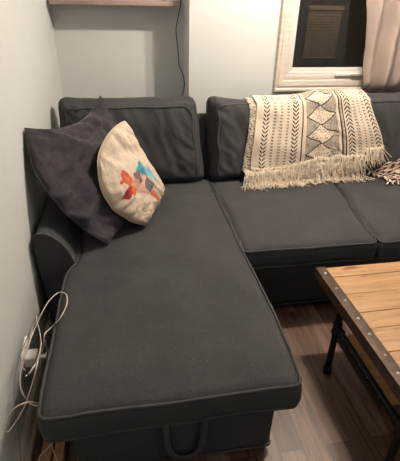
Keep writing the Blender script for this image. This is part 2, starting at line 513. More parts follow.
# pull loop on the chaise front
def ribbon(bm, path, w, th, wdir):
    wdir = Vector(wdir)
    rings = []
    path = [Vector(p) for p in path]
    for i, p in enumerate(path):
        t = (path[min(i + 1, len(path) - 1)] - path[max(i - 1, 0)]).normalized()
        n = t.cross(wdir).normalized(); 
        ww = n.cross(t).normalized() if False else wdir
        rings.append([bm.verts.new(p + ww * (sx * w / 2) + n * (sn * th / 2)) for sx, sn in ((-1, -1), (1, -1), (1, 1), (-1, 1))])
    for A, B in zip(rings, rings[1:]):
        for k in range(4): bm.faces.new((A[k], A[(k + 1) % 4], B[(k + 1) % 4], B[k]))
    bm.faces.new(rings[0][::-1]); bm.faces.new(rings[-1])
bm = bmesh.new()
yl = YFR + .046
loop = catmull([(.535, yl + .004, .345), (.533, yl - .002, .29), (.536, yl - .008, .20), (.545, yl - .010, .12), (.570, yl - .010, .075), (.603, yl - .010, .062), (.640, yl - .010, .075), (.664, yl - .010, .12), (.672, yl - .008, .20), (.673, yl - .002, .29), (.670, yl + .004, .345)], 6)
# strap drawn as a flat band lying against the box
rings = []
for i, p in enumerate(loop):
    t = (loop[min(i + 1, len(loop) - 1)] - loop[max(i - 1, 0)]).normalized()
    n = Vector((0, -1, 0)); s = t.cross(n).normalized()
    rings.append([bm.verts.new(p + s * (a * .013) + n * (c_ * .003)) for a, c_ in ((-1, -1), (-1, 1), (-.4, 1.5), (.4, 1.5), (1, 1), (1, -1))])
for A, B in zip(rings, rings[1:]):
    for k in range(6): bm.faces.new((A[k], A[(k + 1) % 6], B[(k + 1) % 6], B[k]))
bm.faces.new(rings[0][::-1]); bm.faces.new(rings[-1])
finish('pull_strap', bm, M['piping'], sofa)

# back frame (padded, slip-covered) behind the cushions
def back_frame():
    bm = bmesh.new()
    prof_ = [(-.082, .08), (-.082, .78), (-.090, .835), (-.115, .86), (-.165, .855), (-.205, .82), (-.235, .70), (-.30, .35), (-.30, .08)]
    nseg = 50; rings = []
    sm = catmull([(0, p[0], p[1]) for p in prof_], 4, closed=True)
    xa, xb = .20, 2.54
    for i in range(nseg + 1):
        x = xa + (xb - xa) * i / nseg
        e = min(1, min(x - xa, xb - x) / .04); e = math.sqrt(max(0, 1 - (1 - e) ** 2))
        ring = []
        for p in sm:
            q = Vector((x, p.y, p.z)); c_ = Vector((x, -.17, .45))
            q = c_ + (q - c_) * (.94 + .06 * e)
            q.y += fbm(q, 4, 21) * .006; q.z += fbm(q, 4, 22) * .005
            ring.append(bm.verts.new(q))
        rings.append(ring)
    n = len(sm)
    for A, B in zip(rings, rings[1:]):
        for k in range(n): bm.faces.new((A[k], A[(k + 1) % n], B[(k + 1) % n], B[k]))
    bm.faces.new(rings[0][::-1]); bm.faces.new(rings[-1])
    return finish('back_frame', bm, M['sofa'], sofa)
back_frame()

# left arm: flat outside, rolled top falling to the seat, piped front panel
ARM = [(0.046, .06), (0.034, .30), (0.026, .50), (0.026, .605), (0.044, .632), (0.080, .630), (0.112, .606), (0.142, .572), (0.166, .525), (0.180, .478), (0.192, .44), (0.192, .06)]
def arm():
    bm = bmesh.new()
    sm = catmull([(p[0], 0, p[1]) for p in ARM], 5, closed=True)
    ys = [-1.252, -1.250, -1.242] + [-1.24 + (1.24 - .08) * i / 30 for i in range(1, 31)]
    rings = []
    for i, y in enumerate(ys):
        s = {0: .93, 1: .975, 2: 1.0}.get(i, 1.0)
        up = sstep(-1.2, -.5, y) * .03
        ring = []
        for p in sm:
            q = Vector((.11 + (p.x - .11) * s, y, .33 + (p.z - .33) * (s if s == 1 else .5 + s / 2)))
            if q.z > .45: q.z += up
            if i > 1:
                q.x += fbm(q, 6, 31) * .003; q.z += fbm(q, 6, 32) * .004
            ring.append(bm.verts.new(q))
        rings.append(ring)
    n = len(sm)
    for A, B in zip(rings, rings[1:]):
        for k in range(n): bm.faces.new((A[k], A[(k + 1) % n], B[(k + 1) % n], B[k]))
    bm.faces.new(rings[0][::-1]); bm.faces.new(rings[-1])
    o = finish('arm', bm, M['sofa'], sofa)
    bp = bmesh.new()
    path = [Vector((p.x, -1.25, p.z)) for p in catmull([(p[0], 0, p[1]) for p in ARM[1:11]], 5)]
    tube(bp, path, .005, 7)
    finish('piping', bp, M['piping'], o)
arm()

# back cushions: leaning, plump box cushions with a piped border
def back_cushion(x0, x1, seed, top=1.0, lean=.20, sag=.012, skew=0.0, taper=(0, 0)):
    w = x1 - x0; h = .545; th = .20
    # local: x width, y height, z thickness (+z = front)
    bm, f = cushion_pts(w, h, th, .055, int(w / .014), int(h / .014), 12, puff_top=.040, puff_side=.010, puffp=.55)
    zb = .455
    ang = lean
    ux = Vector((1, 0, 0)); uy = Vector((0, math.sin(ang), math.cos(ang))); uz = Vector((0, -math.cos(ang), math.sin(ang)))
    org = Vector(((x0 + x1) / 2, YB + .10, zb)) + uy * (h / 2)
    def W(q, pipe=False):
        px, py = q.x / (w / 2), q.y / (h / 2)
        front = max(0, q.z / (th / 2))
        # top edge sags between its ears, corners a bit pinched
        q.y -= (sstep(-.2, 1, py)) * sag * (1 - px ** 2) - sstep(.5, 1, py) * .006 * abs(px) ** 6
        if front > 0:
            # long drapes falling from the top seam, puckers along the left and right seams
            e = max(0, abs(px) - .55) / .45
            d_ = 0.009 * fbm((q.x * 1.1 + q.y * .35, q.y * .22, 0), 13, seed, 3)
            d_ += .010 * e * (1 - e) * 4 * fbm((q.x * .4, q.y * 1.5 + q.x * 1.1, 0), 15, seed + 2, 2)
            d_ += .006 * fbm((q.x + q.y, q.y - q.x, 0), 6, seed + 4, 2)
            q.z += d_ * front
        q.x += fbm((q.x, q.y, q.z), 5, seed + 7, 2) * .007
        q.y += fbm((q.x, q.y, q.z), 6, seed + 8, 2) * .006
        q.x += (taper[0] * (1 - px) / 2 - taper[1] * (1 + px) / 2) * (py + 1) / 2
        return org + ux * q.x + uy * q.y + uz * q.z
    for v_ in bm.verts: v_.co = W(v_.co.copy())
    bm2 = bm.copy()
    o = finish('back_cushion', bm, M['sofa'], sofa)
    tree = BVHTree.FromBMesh(bm2); bm2.free()
    bp = bmesh.new()
    for inset, zz in ((.045, 1), (.0, 0)):
        a, b_ = w / 2 - inset, h / 2 - inset; rr = .05; pts = []
        for cx, cy, a0 in ((a - rr, b_ - rr, 0), (-(a - rr), b_ - rr, 90), (-(a - rr), -(b_ - rr), 180), (a - rr, -(b_ - rr), 270)):
            for k in range(6):
                t = math.radians(a0 + 90 * k / 5); pts.append((cx + rr * math.cos(t), cy + rr * math.sin(t)))
        dense = []
        for i in range(len(pts)):
            p, q = pts[i], pts[(i + 1) % len(pts)]
            L = math.hypot(q[0] - p[0], q[1] - p[1]); m_ = max(1, int(L / .02))
            for s in range(m_): dense.append((p[0] + (q[0] - p[0]) * s / m_, p[1] + (q[1] - p[1]) * s / m_))
        if zz:
            loop_ = []
            k0 = next(i for i, p in enumerate(dense) if p[1] < -h / 2 + .06)
            for (a1, b1) in dense[k0:] + dense[:k0]:
                if b1 < -h / 2 + .06: continue
                wob = .006 * math.sin(b1 * 31 + seed) + .004 * math.sin(a1 * 23)
                o_ = org + ux * (a1 + wob + (taper[0] * (1 - a1 / (w / 2)) / 2 - taper[1] * (1 + a1 / (w / 2)) / 2) * (b1 / (h / 2) + 1) / 2) + uy * (b1 + wob * .5) + uz * .4
                hit = tree.ray_cast(o_, -uz)
                if hit[0] is not None: loop_.append(hit[0] + uz * .001)
            tube(bp, loop_, .0055, 7)
    finish('piping', bp, M['piping'], o)
    return tree, o
back_cushion(.055, .955, 41, lean=.17, taper=(0, .065), sag=.004)
T2, c2 = back_cushion(1.000, 1.785, 42, lean=.20, sag=.032, taper=(.0, 0))
T3, c3 = back_cushion(1.795, 2.54, 43, lean=.20, sag=.0)

# ------------------------------------------------------------------ pillows
def pillow(name, T, Rr, B, L, th_front, th_back, n, seed, mats, wr=.010, colorfn=None, pinch=(.05, .05, .05, .05), extra=None, hp=.5, rnd=0):
    """T,R,B,L corners in order round the pillow; (u,v) in [-1,1]"""
    T, Rr, B, L = map(Vector, (T, Rr, B, L))
    nrm = (Rr - T).cross(L - T).normalized()
    if nrm.x < 0: nrm = -nrm
    cen = (T + Rr + B + L) / 4
    root = thing(name, mats['label'], 'pillow', (cen.x, cen.y, min(T.z, Rr.z, B.z, L.z)))
    def P(u, v_, side):
        # edges curve inwards between the ears
        uu = u * (1 - (pinch[0] if u < 0 else pinch[1]) * (1 - v_ * v_)); vv = v_ * (1 - (pinch[2] if v_ < 0 else pinch[3]) * (1 - u * u))
        if u < 0 < v_:
            cr = rnd * (u * v_) ** 4; uu *= 1 - cr; vv *= 1 - cr
        a, b_ = (uu + 1) / 2, (vv + 1) / 2       # a: T->R , b: T->L
        p = T * (1 - a) * (1 - b_) + Rr * a * (1 - b_) + L * (1 - a) * b_ + B * a * b_
        s = (max(0, 1 - abs(u) ** 2.6) * max(0, 1 - abs(v_) ** 2.6))
        h = s ** hp
        w_ = wr * (fbm((u * 1.3, v_ * 1.3, 0), 2.1, seed, 4)) * min(1, h * 3)
        # puckers radiating from corners
        e = max(abs(u), abs(v_))
        w_ += wr * .8 * sstep(.35, .95, e) * math.sin(13 * math.atan2(v_, u) + 3 * fbm((u, v_, 0), 2, seed + 3)) * min(1, h * 2) * .6
        if extra: w_ += extra(u, v_) * (1 if side > 0 else 0)
        return p + nrm * ((th_front * h + w_) if side > 0 else -(th_back * h - w_ * .4))
    bm = bmesh.new()
    if colorfn: cl = bm.verts.layers.float_color.new('print')
    fr = [[None] * (n + 1) for _ in range(n + 1)]; bk = [[None] * (n + 1) for _ in range(n + 1)]
    def dist(i):
        t = 2 * i / n - 1
        return math.sin(t * PI / 2) * .35 + t * .65
    for i in range(n + 1):
        for j in range(n + 1):
            u, v_ = dist(i), dist(j)
            fr[i][j] = bm.verts.new(P(u, v_, 1))
            bk[i][j] = fr[i][j] if (i in (0, n) or j in (0, n)) else bm.verts.new(P(u, v_, -1))
    for i in range(n):
        for j in range(n):
            bm.faces.new((fr[i][j], fr[i + 1][j], fr[i + 1][j + 1], fr[i][j + 1]))
            q = (bk[i][j], bk[i][j + 1], bk[i + 1][j + 1], bk[i + 1][j])
            if len(set(q)) == 4:
                try: bm.faces.new(q)
                except ValueError: pass
    if colorfn:
        for i in range(n + 1):
            for j in range(n + 1):
                bk[i][j][cl] = (*colorfn(None, None), 1)
        for i in range(n + 1):
            for j in range(n + 1): fr[i][j][cl] = (*colorfn(dist(i), dist(j)), 1)
    o = finish('pillow_cover', bm, mats['m'], root)
    bp = bmesh.new()
    edge = [P(dist(i), -1, 1) for i in range(n)] + [P(1, dist(i), 1) for i in range(n)] + [P(-dist(i), 1, 1) for i in range(n)] + [P(-1, -dist(i), 1) for i in range(n)]
    tube(bp, edge, mats.get('seam', .003), 6, closed=True)
    finish('seam', bp, mats['sm'], root)
    return P, nrm
def dents(u, v_):
    return -.020 * math.exp(-((u * .8 + v_ * .5 - .1) ** 2) * 18) * (1 - u * u) + .012 * math.exp(-((u + .3) ** 2 + (v_ - .2) ** 2) * 9)
pillow('throw_pillow', (.317, -.41, 1.05), (.60, -.62, .515), (.335, -1.145, .495), (.010, -.985, 1.035), 0.07, .06, 70, 51,
       dict(label='large dark slate velvet pillow leaning against the left wall and sofa arm', m=M['velvet'], sm=M['velvet'], seam=.004), wr=.030, pinch=(.24, .05, .05, -.36), extra=dents, hp=.42)

# printed pillow: crumpled cream canvas with a geometric animal of triangles
PRINT = []
def poly(c, *p): PRINT.append((c, p))
def inside(p, poly_):
    x, y = p; c = False; n = len(poly_)
    for i in range(n):
        x1, y1 = poly_[i]; x2, y2 = poly_[i - 1]
        if (y1 > y) != (y2 > y) and x < (x2 - x1) * (y - y1) / (y2 - y1) + x1: c = not c
    return c
# artwork drawn on its own sheet, 0..100 (x along the cloth, y down); mapped onto the pillow face below
poly((.05, .27, .33), (21, 9), (24, 15), (28, 25), (17, 20))
poly((.22, .46, .50), (24, 15), (30, 17), (36, 29), (28, 25))
poly((.04, .33, .30), (30, 17), (40, 31), (36, 29))
poly((.10, .40, .42), (34, 29), (28, 25), (37, 32))
poly((.52, .30, .24), (13, 26), (18, 20), (28, 25), (21, 33))
poly((.16, .12, .12), (14, 22), (20, 19), (25, 30), (20, 31))
poly((.60, .38, .30), (25, 24), (36, 31), (32, 41), (24, 36))
poly((.14, .14, .15), (27, 25), (34, 33), (31, 42), (26, 36))
poly((.55, .26, .18), (14, 28), (20, 27), (25, 36), (31, 42), (21, 39), (15, 35))
poly((.62, .36, .28), (16, 30), (24, 31), (28, 39), (20, 38))
poly((.50, .10, .06), (4, 18), (9, 20), (14, 28), (13, 34), (7, 30), (3, 32), (2, 29), (5, 27), (3, 22))
poly((.60, .16, .09), (6, 22), (13, 27), (13, 33), (8, 29))
poly((.24, .03, .03), (6, 45), (11, 46), (14, 39), (14, 32), (9, 36), (7, 40))
poly((.36, .05, .04), (10, 34), (14, 32), (14, 39), (11, 43))
poly((.58, .13, .06), (14, 32), (20, 36), (18, 41), (15, 43), (13, 37))
poly((.52, .16, .10), (31, 42), (34, 39), (41, 49), (43, 55), (37, 49))
poly((.16, .10, .09), (34, 38), (37, 42), (42, 49), (38, 45))
SHEET = None
def print_color(u, v_):
    base = (.56, .46, .365)
    if u is None: return base
    p = unmap(u, v_)
    c = base
    for cc, pl in PRINT:
        if inside(p, pl): c = cc
    return c
def unmap(u, v_):
    # affine placement of the artwork on the face
    m_ = (1, u, v_, u * u, u * v_, v_ * v_, u ** 3, u * u * v_, u * v_ * v_, v_ ** 3)
    return (sum(a * b_ for a, b_ in zip(ARTX, m_)), sum(a * b_ for a, b_ in zip(ARTY, m_)))
ARTX = (25.41, 23.07, -12.19, -11.0, -2.6, -8.18, 3.66, 6.94, 2.9, -0.33)
ARTY = (23.73, 33.02, 24.72, -3.97, -2.91, 7.35, 0.85, -4.41, -4.07, -0.01)
cm, nt, b = mat('printed_canvas', (.6, .5, .37), .9, 0, .1)
at = N(nt, 'ShaderNodeVertexColor'); at.layer_name = 'print'
f = noisef(nt, coords(nt), 120, 3, .7)
w_ = ramp(nt, f, [(.3, (.86, .86, .86)), (.7, (1.1, 1.1, 1.1))])
nt.links.new(mixc(nt, at.outputs['Color'], w_, 1, 'MULTIPLY'), b.inputs['Base Color'])
bump(nt, b, noisef(nt, coords(nt), 300, 2), .3, .001)
M['canvas'] = mat('cream_canvas_seam', (.58, .48, .35), .9)[0]
def ldents(u, v_):
    r = 0
    r -= .022 * math.exp(-(((u + .55) * .9 + (v_ + .1) * .4) ** 2) * 30) * math.exp(-((v_ + .1) ** 2) * 3)
    r += .014 * math.exp(-((u + .35) ** 2 + (v_ - .35) ** 2) * 8)
    r -= .010 * math.sin(9 * (v_ * .8 - u) ) * math.exp(-((u - .3) ** 2 + (v_ - .6) ** 2) * 4)
    return r
pillow('throw_pillow', (.452, -.705, .980), (.655, -.715, .575), (.528, -.998, .500), (.298, -1.01, .822), .075, .03, 130, 52,
       dict(label='small cream pillow printed with a geometric orange and teal animal', m=cm, sm=M['canvas'], seam=.0028), wr=.011, colorfn=print_color, pinch=(-.20, .02, .16, -.46), extra=ldents, hp=.42, rnd=.09)

# ------------------------------------------------------------------ patterned throw draped over the middle back cushion
def prof_point(x, ang):
    """radial ray from outside towards the cushion axis"""
    c_ = Vector((x, -.28, .70)); d = Vector((0, -math.sin(ang), math.cos(ang)))
    best = 0
    for T_ in (T2, T3):
        hit = T_.ray_cast(c_ + d * 1.2, -d)
        if hit[0] is not None: best = max(best, (hit[0] - c_).length)
    return best
NU = 60
A0, A1 = -.32, 2.30
TX0, TX1 = 1.245, 2.150
NA = 70
rad = [[prof_point(TX0 + (TX1 - TX0) * i / NU, A0 + (A1 - A0) * j / NA) for j in range(NA + 1)] for i in range(NU + 1)]
for _ in range(6):   # the cloth bridges the gap between cushions
    new = [r[:] for r in rad]
    for i in range(NU + 1):
        for j in range(NA + 1):
            nb = [rad[k][j] for k in range(max(0, i - 2), min(NU, i + 2) + 1)]
            new[i][j] = max(rad[i][j], sum(nb) / len(nb))
    rad = new
def surf(fi, fj):
    fi = max(0, min(NU - 1e-6, fi)); fj = max(0, min(NA - 1e-6, fj))
    i, j = int(fi), int(fj); a, b_ = fi - i, fj - j
    r = (rad[i][j] * (1 - a) + rad[i + 1][j] * a) * (1 - b_) + (rad[i][j + 1] * (1 - a) + rad[i + 1][j + 1] * a) * b_
    ang = A0 + (A1 - A0) * fj / NA
    return r, ang
SEATZ = .478
def cloth_pt(x, s, off):
    """s = distance along the cloth from the back-top edge"""
    fi = (x - TX0) / (TX1 - TX0) * NU
    acc = 0; prev = None
    key = (round(fi, 2), off)
    if key not in _paths:
        pts = []
        for j in range(NA + 1):
            r, ang = surf(fi, j); r += off
            z_ = max(.70 + r * math.cos(ang), SEATZ + off)
            pts.append(Vector((x, -.28 - r * math.sin(ang), z_)))
        # beyond the crease the cloth lies on the seat
        L = [0]
        for p, q in zip(pts, pts[1:]): L.append(L[-1] + (q - p).length)
        _paths[key] = (pts, L)
    pts, L = _paths[key]
    lo, hi = 0, len(L) - 1
    if s >= L[-1]:
        return pts[-1] + Vector((0, -(s - L[-1]), 0))
    while hi - lo > 1:
        m_ = (lo + hi) // 2
        if L[m_] <= s: lo = m_
        else: hi = m_
    t = (s - L[lo]) / max(1e-9, L[hi] - L[lo])
    p = pts[lo].lerp(pts[hi], t); p.x = x
    return p
_paths = {}

CREAM = (.69, .585, .46); INK = (.014, .013, .013)
def chev(u, s, uc, hw, pitch, th, up):
    """stack of chevrons centred at uc; u,s in metres"""
    d = abs(u - uc)
    if d > hw: return False
    ph = (s + (d * .95 if up else -d * .95)) / pitch
    fr_ = ph - math.floor(ph)
    return fr_ < th and d > hw * .08
def throw_color(u, s):
    """u across 0..W, s down the front (m)"""
    U_ = u / .90
    h = noise.noise(Vector((u * 260, s * 260, 3)))
    ink = False
    sp = .026
    if chev(u, s, .072, .022, sp, .44, True): ink = True
    for uc, hw, pt, th in ((.132, .009, .020, .35), (.180, .010, .020, .32), (.228, .009, .020, .32)):
        if chev(u, s, uc, hw, pt, th, True): ink = True
    if chev(u, s, .285, .022, sp, .44, True): ink = True
    if abs(u - .338) < .0045: ink = True
    # diamond band
    if .365 < u < .610:
        c_ = .4875; d = abs(u - c_); pitch = .125
        ph = ((s + .035) % pitch) / pitch; tri = abs(ph - .5) * 2   # 1 at ends 0 in the middle
        edge = (1 - tri) * .112 + .004
        if abs(d - edge) < .007: ink = True
        elif d < edge:
            cell = noise.noise(Vector((u * 140, s * 110, 9)))
            if cell > .33: ink = True
        elif d < .122:
            if (math.sin(u * 700 + math.sin(s * 900) * 1.5) + h * 1.2) > .1: ink = True
    if abs(u - .630) < .0045 or abs(u - .652) < .0045: ink = True
    if abs(u - .641) < .003 and h > .0: ink = True
    if chev(u, s, .690, .022, sp, .44, False): ink = True
    for uc, hw, pt, th in ((.742, .011, .020, .35), (.785, .006, .018, .28), (.825, .010, .020, .36)):
        if chev(u, s, uc, hw, pt, th, False): ink = True
    if chev(u, s, .870, .020, sp, .42, False): ink = True
    if ink: return INK
    k = 1 + .10 * h
    return tuple(c_ * k for c_ in CREAM)
def back_color(u, s):   # reverse of the weave: speckled grey
    h = noise.noise(Vector((u * 220, s * 160, 30)))
    t = .62 if h > .02 else .12
    return tuple(c_ * (.35 + .6 * (h > -.05)) for c_ in (.62, .54, .44)) if h > -.2 else (.06, .055, .05)
tm, nt, b = mat('woven_cotton_throw', CREAM, .95, 0, .08)
at = N(nt, 'ShaderNodeVertexColor'); at.layer_name = 'weave'
f = noisef(nt, coords(nt), 260, 2, .7)
nt.links.new(mixc(nt, at.outputs['Color'], ramp(nt, f, [(.25, (.8, .8, .8)), (.75, (1.12, 1.12, 1.12))]), 1, 'MULTIPLY'), b.inputs['Base Color'])
bump(nt, b, f, .5, .002)
ym = fabric('cream_yarn', (.58, .49, .38), (.78, .67, .53), weave=700, wear=30, wstr=.3, streak=False)

def main_len(t):   # length from the back-top edge to the hem; the right hem is a little higher
    base = .60 if t < .86 else .555
    return base - .045 * t + .012 * math.sin(t * 9) 
S0 = .03
throw = thing('throw_blanket', 'cream knitted throw with black chevrons and fringe over the sofa back', 'blanket', (1.7, -.3, .98))
def sheet(name, x0, x1, lenf, off, colf, nu, ns, s_start, lateral, matl):
    bm = bmesh.new(); g_ = []
    cl = bm.verts.layers.float_color.new('weave')
    W_ = x1 - x0
    for i in range(nu + 1):
        t = i / nu; row = []
        for j in range(ns + 1):
            s = s_start + (lenf(t) - s_start) * j / ns
            x = x0 + W_ * t + lateral(t, s)
            p = cloth_pt(max(TX0, min(TX1, round(x0 + W_ * t, 4))), s, off)
            p = p.copy()
            p.y += -.003 * fbm((p.x, s, 0), 9, 61, 2) - abs(.006 * fbm((p.x * 1.5, s * .5, 0), 7, 62, 2))
            p.x = x
            v_ = bm.verts.new(p)
            v_[cl] = (*colf(t * .90, s), 1)
            row.append(v_)
        g_.append(row)
    for i in range(nu):
        for j in range(ns): bm.faces.new((g_[i][j], g_[i + 1][j], g_[i + 1][j + 1], g_[i][j + 1]))
    hem = [r[-1].co.copy() for r in g_]
    left = [v_.co.copy() for v_ in g_[0]]
    bm.normal_update()
    o = finish(name, bm, matl, throw)
    md = o.modifiers.new('thickness', 'SOLIDIFY'); md.thickness = .005; md.offset = -1
    return o, hem, left
def lat_main(t, s): return t ** 2 * (-.085 + .16 * sstep(.12, .6, s)) - .01 * sstep(.2, .6, s) + .012 * math.sin(s * 9) * (1 - t)
def lat_under(t, s): return -.028 + .012 * math.sin(s * 8) - .015 * sstep(.25, .6, s)
under_len = lambda t: (.625 if t > .12 else .64) - .03 * t
o_under, hem_u, _ = sheet('under_layer', TX0 + .01, TX1 - .05, under_len, .013, back_color, 120, 110, S0, lat_under, tm)
o_main, hem_m, _ = sheet('top_layer', TX0 + .028, TX1 - .01, main_len, .028, throw_color, 420, 260, S0, lat_main, tm)
# fringe: hundreds of loose strands, nobody could count them
def strands(hem, n, lmin, lmax, seed, fwd=.02, spread=.02):
    rr = random.Random(seed); bm = bmesh.new()
    for k in range(n):
        t = (k + rr.random()) / n * (len(hem) - 1); i = int(min(t, len(hem) - 2)); a = t - i
        p = hem[i].lerp(hem[i + 1], a) + Vector((0, rr.uniform(-.010, .004), rr.uniform(0, .012)))
        L = rr.uniform(lmin, lmax); dx = rr.gauss(0, spread); dy = -rr.uniform(.2, 1) * fwd
        pts = [p]; q = p.copy(); dirv = Vector((dx * 2, dy * 2.2, -L)).normalized()
        st = L / 6
        for s in range(6):
            dirv = (dirv + Vector((rr.gauss(0, .16), rr.gauss(0, .10) - .05, -.06))).normalized()
            q2 = q + dirv * st
            if q2.z < SEATZ + .008:
                q2.z = SEATZ + .006 + rr.random() * .014
                q2.y = q.y - st * .9; q2.x = q.x + (dirv.x + rr.gauss(0, .3)) * st
            q = q2; pts.append(q.copy())
        r0 = rr.uniform(.0016, .0027)
        tube(bm, pts, lambda t_, r0=r0: r0 * (1 - .3 * t_) * (1.5 if t_ > .95 else 1), 4)
    return bm
fr1 = finish('fringe', strands(hem_m, 420, .09, .14, 3, .03, .018), ym, throw, True); fr1['kind'] = 'stuff'
fr2 = finish('fringe', strands(hem_u, 430, .12, .19, 4, .05, .02), ym, throw, True); fr2['kind'] = 'stuff'
# white care tag at the left lower corner
tg = bmesh.new(); p = hem_u[2]; box(tg, (p.x - .022, p.y - .022, p.z - .050), (p.x + .006, p.y - .018, p.z - .022), .001)
finish('care_tag', tg, M['plastic'], throw)

# second woven blanket bunched on the seat at the right
b2 = thing('woven_blanket', 'bunched black, pink and cream woven blanket on the right sofa seat', 'blanket', (2.36, -.46, .48))
def b2_color(x, y):
    s = (x * .8 + y * .6) * 34 + noise.noise(Vector((x * 30, y * 30, 0))) * .6
    k = s - math.floor(s); c2_ = math.floor(s) % 3
    rows = (y * .8 - x * .6) * 26; rk = rows - math.floor(rows)
    if k < .30: return (.62, .50, .38)
    if rk < .55: return ((.35, .19, .17), (.03, .025, .025), (.30, .16, .15))[c2_]
    return (.025, .022, .022)
bm = bmesh.new(); cl = bm.verts.layers.float_color.new('weave'); g_ = []
for i in range(91):
    row = []
    for j in range(71):
        a, c_ = i / 90, j / 70
        x = 2.175 + .42 * a + .03 * math.sin(c_ * 5); y = -.66 + .195 * c_ + .05 * (1 - a) ** 2
        e = min(a, c_, 1 - c_ if c_ > .8 else 1) 
        hgt = .012 + .115 * sstep(0, .45, a) * sstep(0, .5, c_) + .014 * max(0, fbm((x, y, 0), 14, 71, 2)) * sstep(0, .15, min(a, c_))
        hgt *= 1 + .25 * math.sin(a * 14 + c_ * 6)
        v_ = bm.verts.new((x, y, SEATZ + max(.006, hgt)))
        v_[cl] = (*b2_color(a * .42, c_ * .30), 1); row.append(v_)
    g_.append(row)
for i in range(90):
    for j in range(70): bm.faces.new((g_[i][j], g_[i + 1][j], g_[i + 1][j + 1], g_[i][j + 1]))
edge = [g_[0][j].co.copy() for j in range(70, -1, -1)] + [g_[i][0].co.copy() for i in range(91)]
bo = finish('blanket_cloth', bm, tm, b2); md = bo.modifiers.new('thickness', 'SOLIDIFY'); md.thickness = .006; md.offset = -1
rr = random.Random(9); bm = bmesh.new(); bmk = bmesh.new()
for k in range(46):
    p = edge[int(k / 46 * (len(edge) - 1))] + Vector((0, 0, .004))
    d = Vector((rr.uniform(-.6, .1), -rr.uniform(.4, 1), 0)).normalized(); L = rr.uniform(.03, .055)
    pts = [p, p + d * L * .4 + Vector((0, 0, .004)), p + d * L * .8 + Vector((rr.gauss(0, .006), 0, -.002))]
    for q in pts: q.z = max(q.z, SEATZ + .008)
    T_ = bm if rr.random() < .6 else bmk
    tube(T_, catmull(pts, 3), lambda t_: .0035 + .003 * (t_ > .8), 6)
t1 = finish('tassel_fringe', bm, ym, b2); t1['kind'] = 'stuff'
t2 = finish('tassel_fringe', bmk, M['velvet'], b2); t2['kind'] = 'stuff'; t2['label'] = 'black tassels'

# ------------------------------------------------------------------ curtain
cu = thing('curtain', 'beige satin curtain hanging at the right side of the window', 'curtain', (2.45, -.1, .3))
mc, nt, b = mat('beige_satin', (.31, .245, .205), .55, 0, .35)
b.inputs['Sheen Weight'].default_value = .15
bump(nt, b, noisef(nt, coords(nt, (1, 1, .3)), 14, 4, .6), .25, .01)
def curtain_pt(a, z):
    # a 0..1 across; gathered, left edge drifts right towards the bottom
    xl = 2.045 + (1.60 - z) * .17 if z > .9 else 2.045 + .7 * .17
    wdt = .72 - .20 * sstep(1.6, .9, z)
    x = xl + wdt * a + .015 * math.sin(z * 5)
    ph = a * 2 * PI * 4.2 + .8 * math.sin(z * 2.3) + .5 * fbm((a, z, 0), 2, 82, 2)
    y = -.115 - .055 * math.sin(ph) * (.6 + .4 * math.sin(a * 5 + 1)) - .018 * fbm((x * 2, z * 1.4, 1), 3, 81, 3)
    y -= .035 * sstep(1.45, 1.1, z) * math.exp(-((a - .25) / .10) ** 2)   # soft bulge near the sofa
    k = sstep(1.06, .93, z)
    y = min(y, -.045) * (1 - k) + (-.033 + .010 * math.sin(ph)) * k
    return Vector((x, y, z))
bm = bmesh.new(); g_ = []
for i in range(141):
    g_.append([bm.verts.new(curtain_pt(i / 140, .12 + (2.243 - .12) * j / 80)) for j in range(81)])
for i in range(140):
    for j in range(80): bm.faces.new((g_[i][j], g_[i + 1][j], g_[i + 1][j + 1], g_[i][j + 1]))
co = finish('curtain_panel', bm, mc, cu); md = co.modifiers.new('t', 'SOLIDIFY'); md.thickness = .002
bm = bmesh.new(); tube(bm, [(1.35, -.105, 2.26), (3.15, -.105, 2.26)], .012, 12)
for x in (1.42, 3.08): box(bm, (x - .01, -.105, 2.25), (x + .01, 0, 2.27), .002)
tag(finish('curtain_rod', bm, M['iron']), 'black curtain rod above the window', 'curtain rod')

# ------------------------------------------------------------------ coffee table
TXL, TYB, TZ = 1.306, -1.425, .45
TXR, TYN = 2.46, -2.36
tb = thing('coffee_table', 'rustic pine coffee table with riveted iron strap and black pipe legs', 'table', (1.88, -1.89, 0))
edges_y = [TYB, -1.50, -1.622, -1.739, -1.83, -1.95, -2.08, -2.22, TYN]
for k, (a, b_) in enumerate(zip(edges_y, edges_y[1:])):
    boxobj('plank', (TXL + .006, b_ + .0012, TZ - .028), (TXR - .006, a - .0012, TZ - .0015 - .0008 * (k % 2)), M['pine'], tb, .0025)
def strap(x0, x1, sgn):
    bm = bmesh.new(); box(bm, (min(x0, x1), TYN - .003, TZ - .001), (max(x0, x1), TYB + .003, TZ + .003), .0012)
    xo = x0; box(bm, (xo - .002, TYN - .003, TZ - .045), (xo + .002, TYB + .003, TZ + .003), .0012)
    return finish('edge_strap', bm, M['strap'], tb, True, .6)
def rivet(bm, c_, ax=(0, 0, 1), r=.0065):
    lathe(bm, [(r, 0), (r * .98, .0012), (r * .75, .003), (r * .35, .0042), (.0003, .0046)], c_, ax, 14)
for (x0, x1, rx) in ((TXL, TXL + .046, TXL + .024), (TXR, TXR - .046, TXR - .024)):
    s_ = strap(x0, x1, 1)
    for y in (-1.474, -1.585, -1.666, -1.776, -1.863, -1.968, -2.048, -2.14, -2.24, -2.33):
        bm = bmesh.new(); rivet(bm, (rx, y, TZ + .003)); finish('rivet', bm, M['rivet'], s_)
# wooden apron below the top
for lo, hi in (((TXL + .012, TYN + .02, TZ - .07), (TXL + .034, TYB - .02, TZ - .028)), ((TXR - .034, TYN + .02, TZ - .07), (TXR - .012, TYB - .02, TZ - .028)),
               ((TXL + .034, TYB - .042, TZ - .07), (TXR - .034, TYB - .02, TZ - .028)), ((TXL + .034, TYN + .02, TZ - .07), (TXR - .034, TYN + .042, TZ - .028))):
    boxobj('apron', lo, hi, M['strap'], tb, .002)
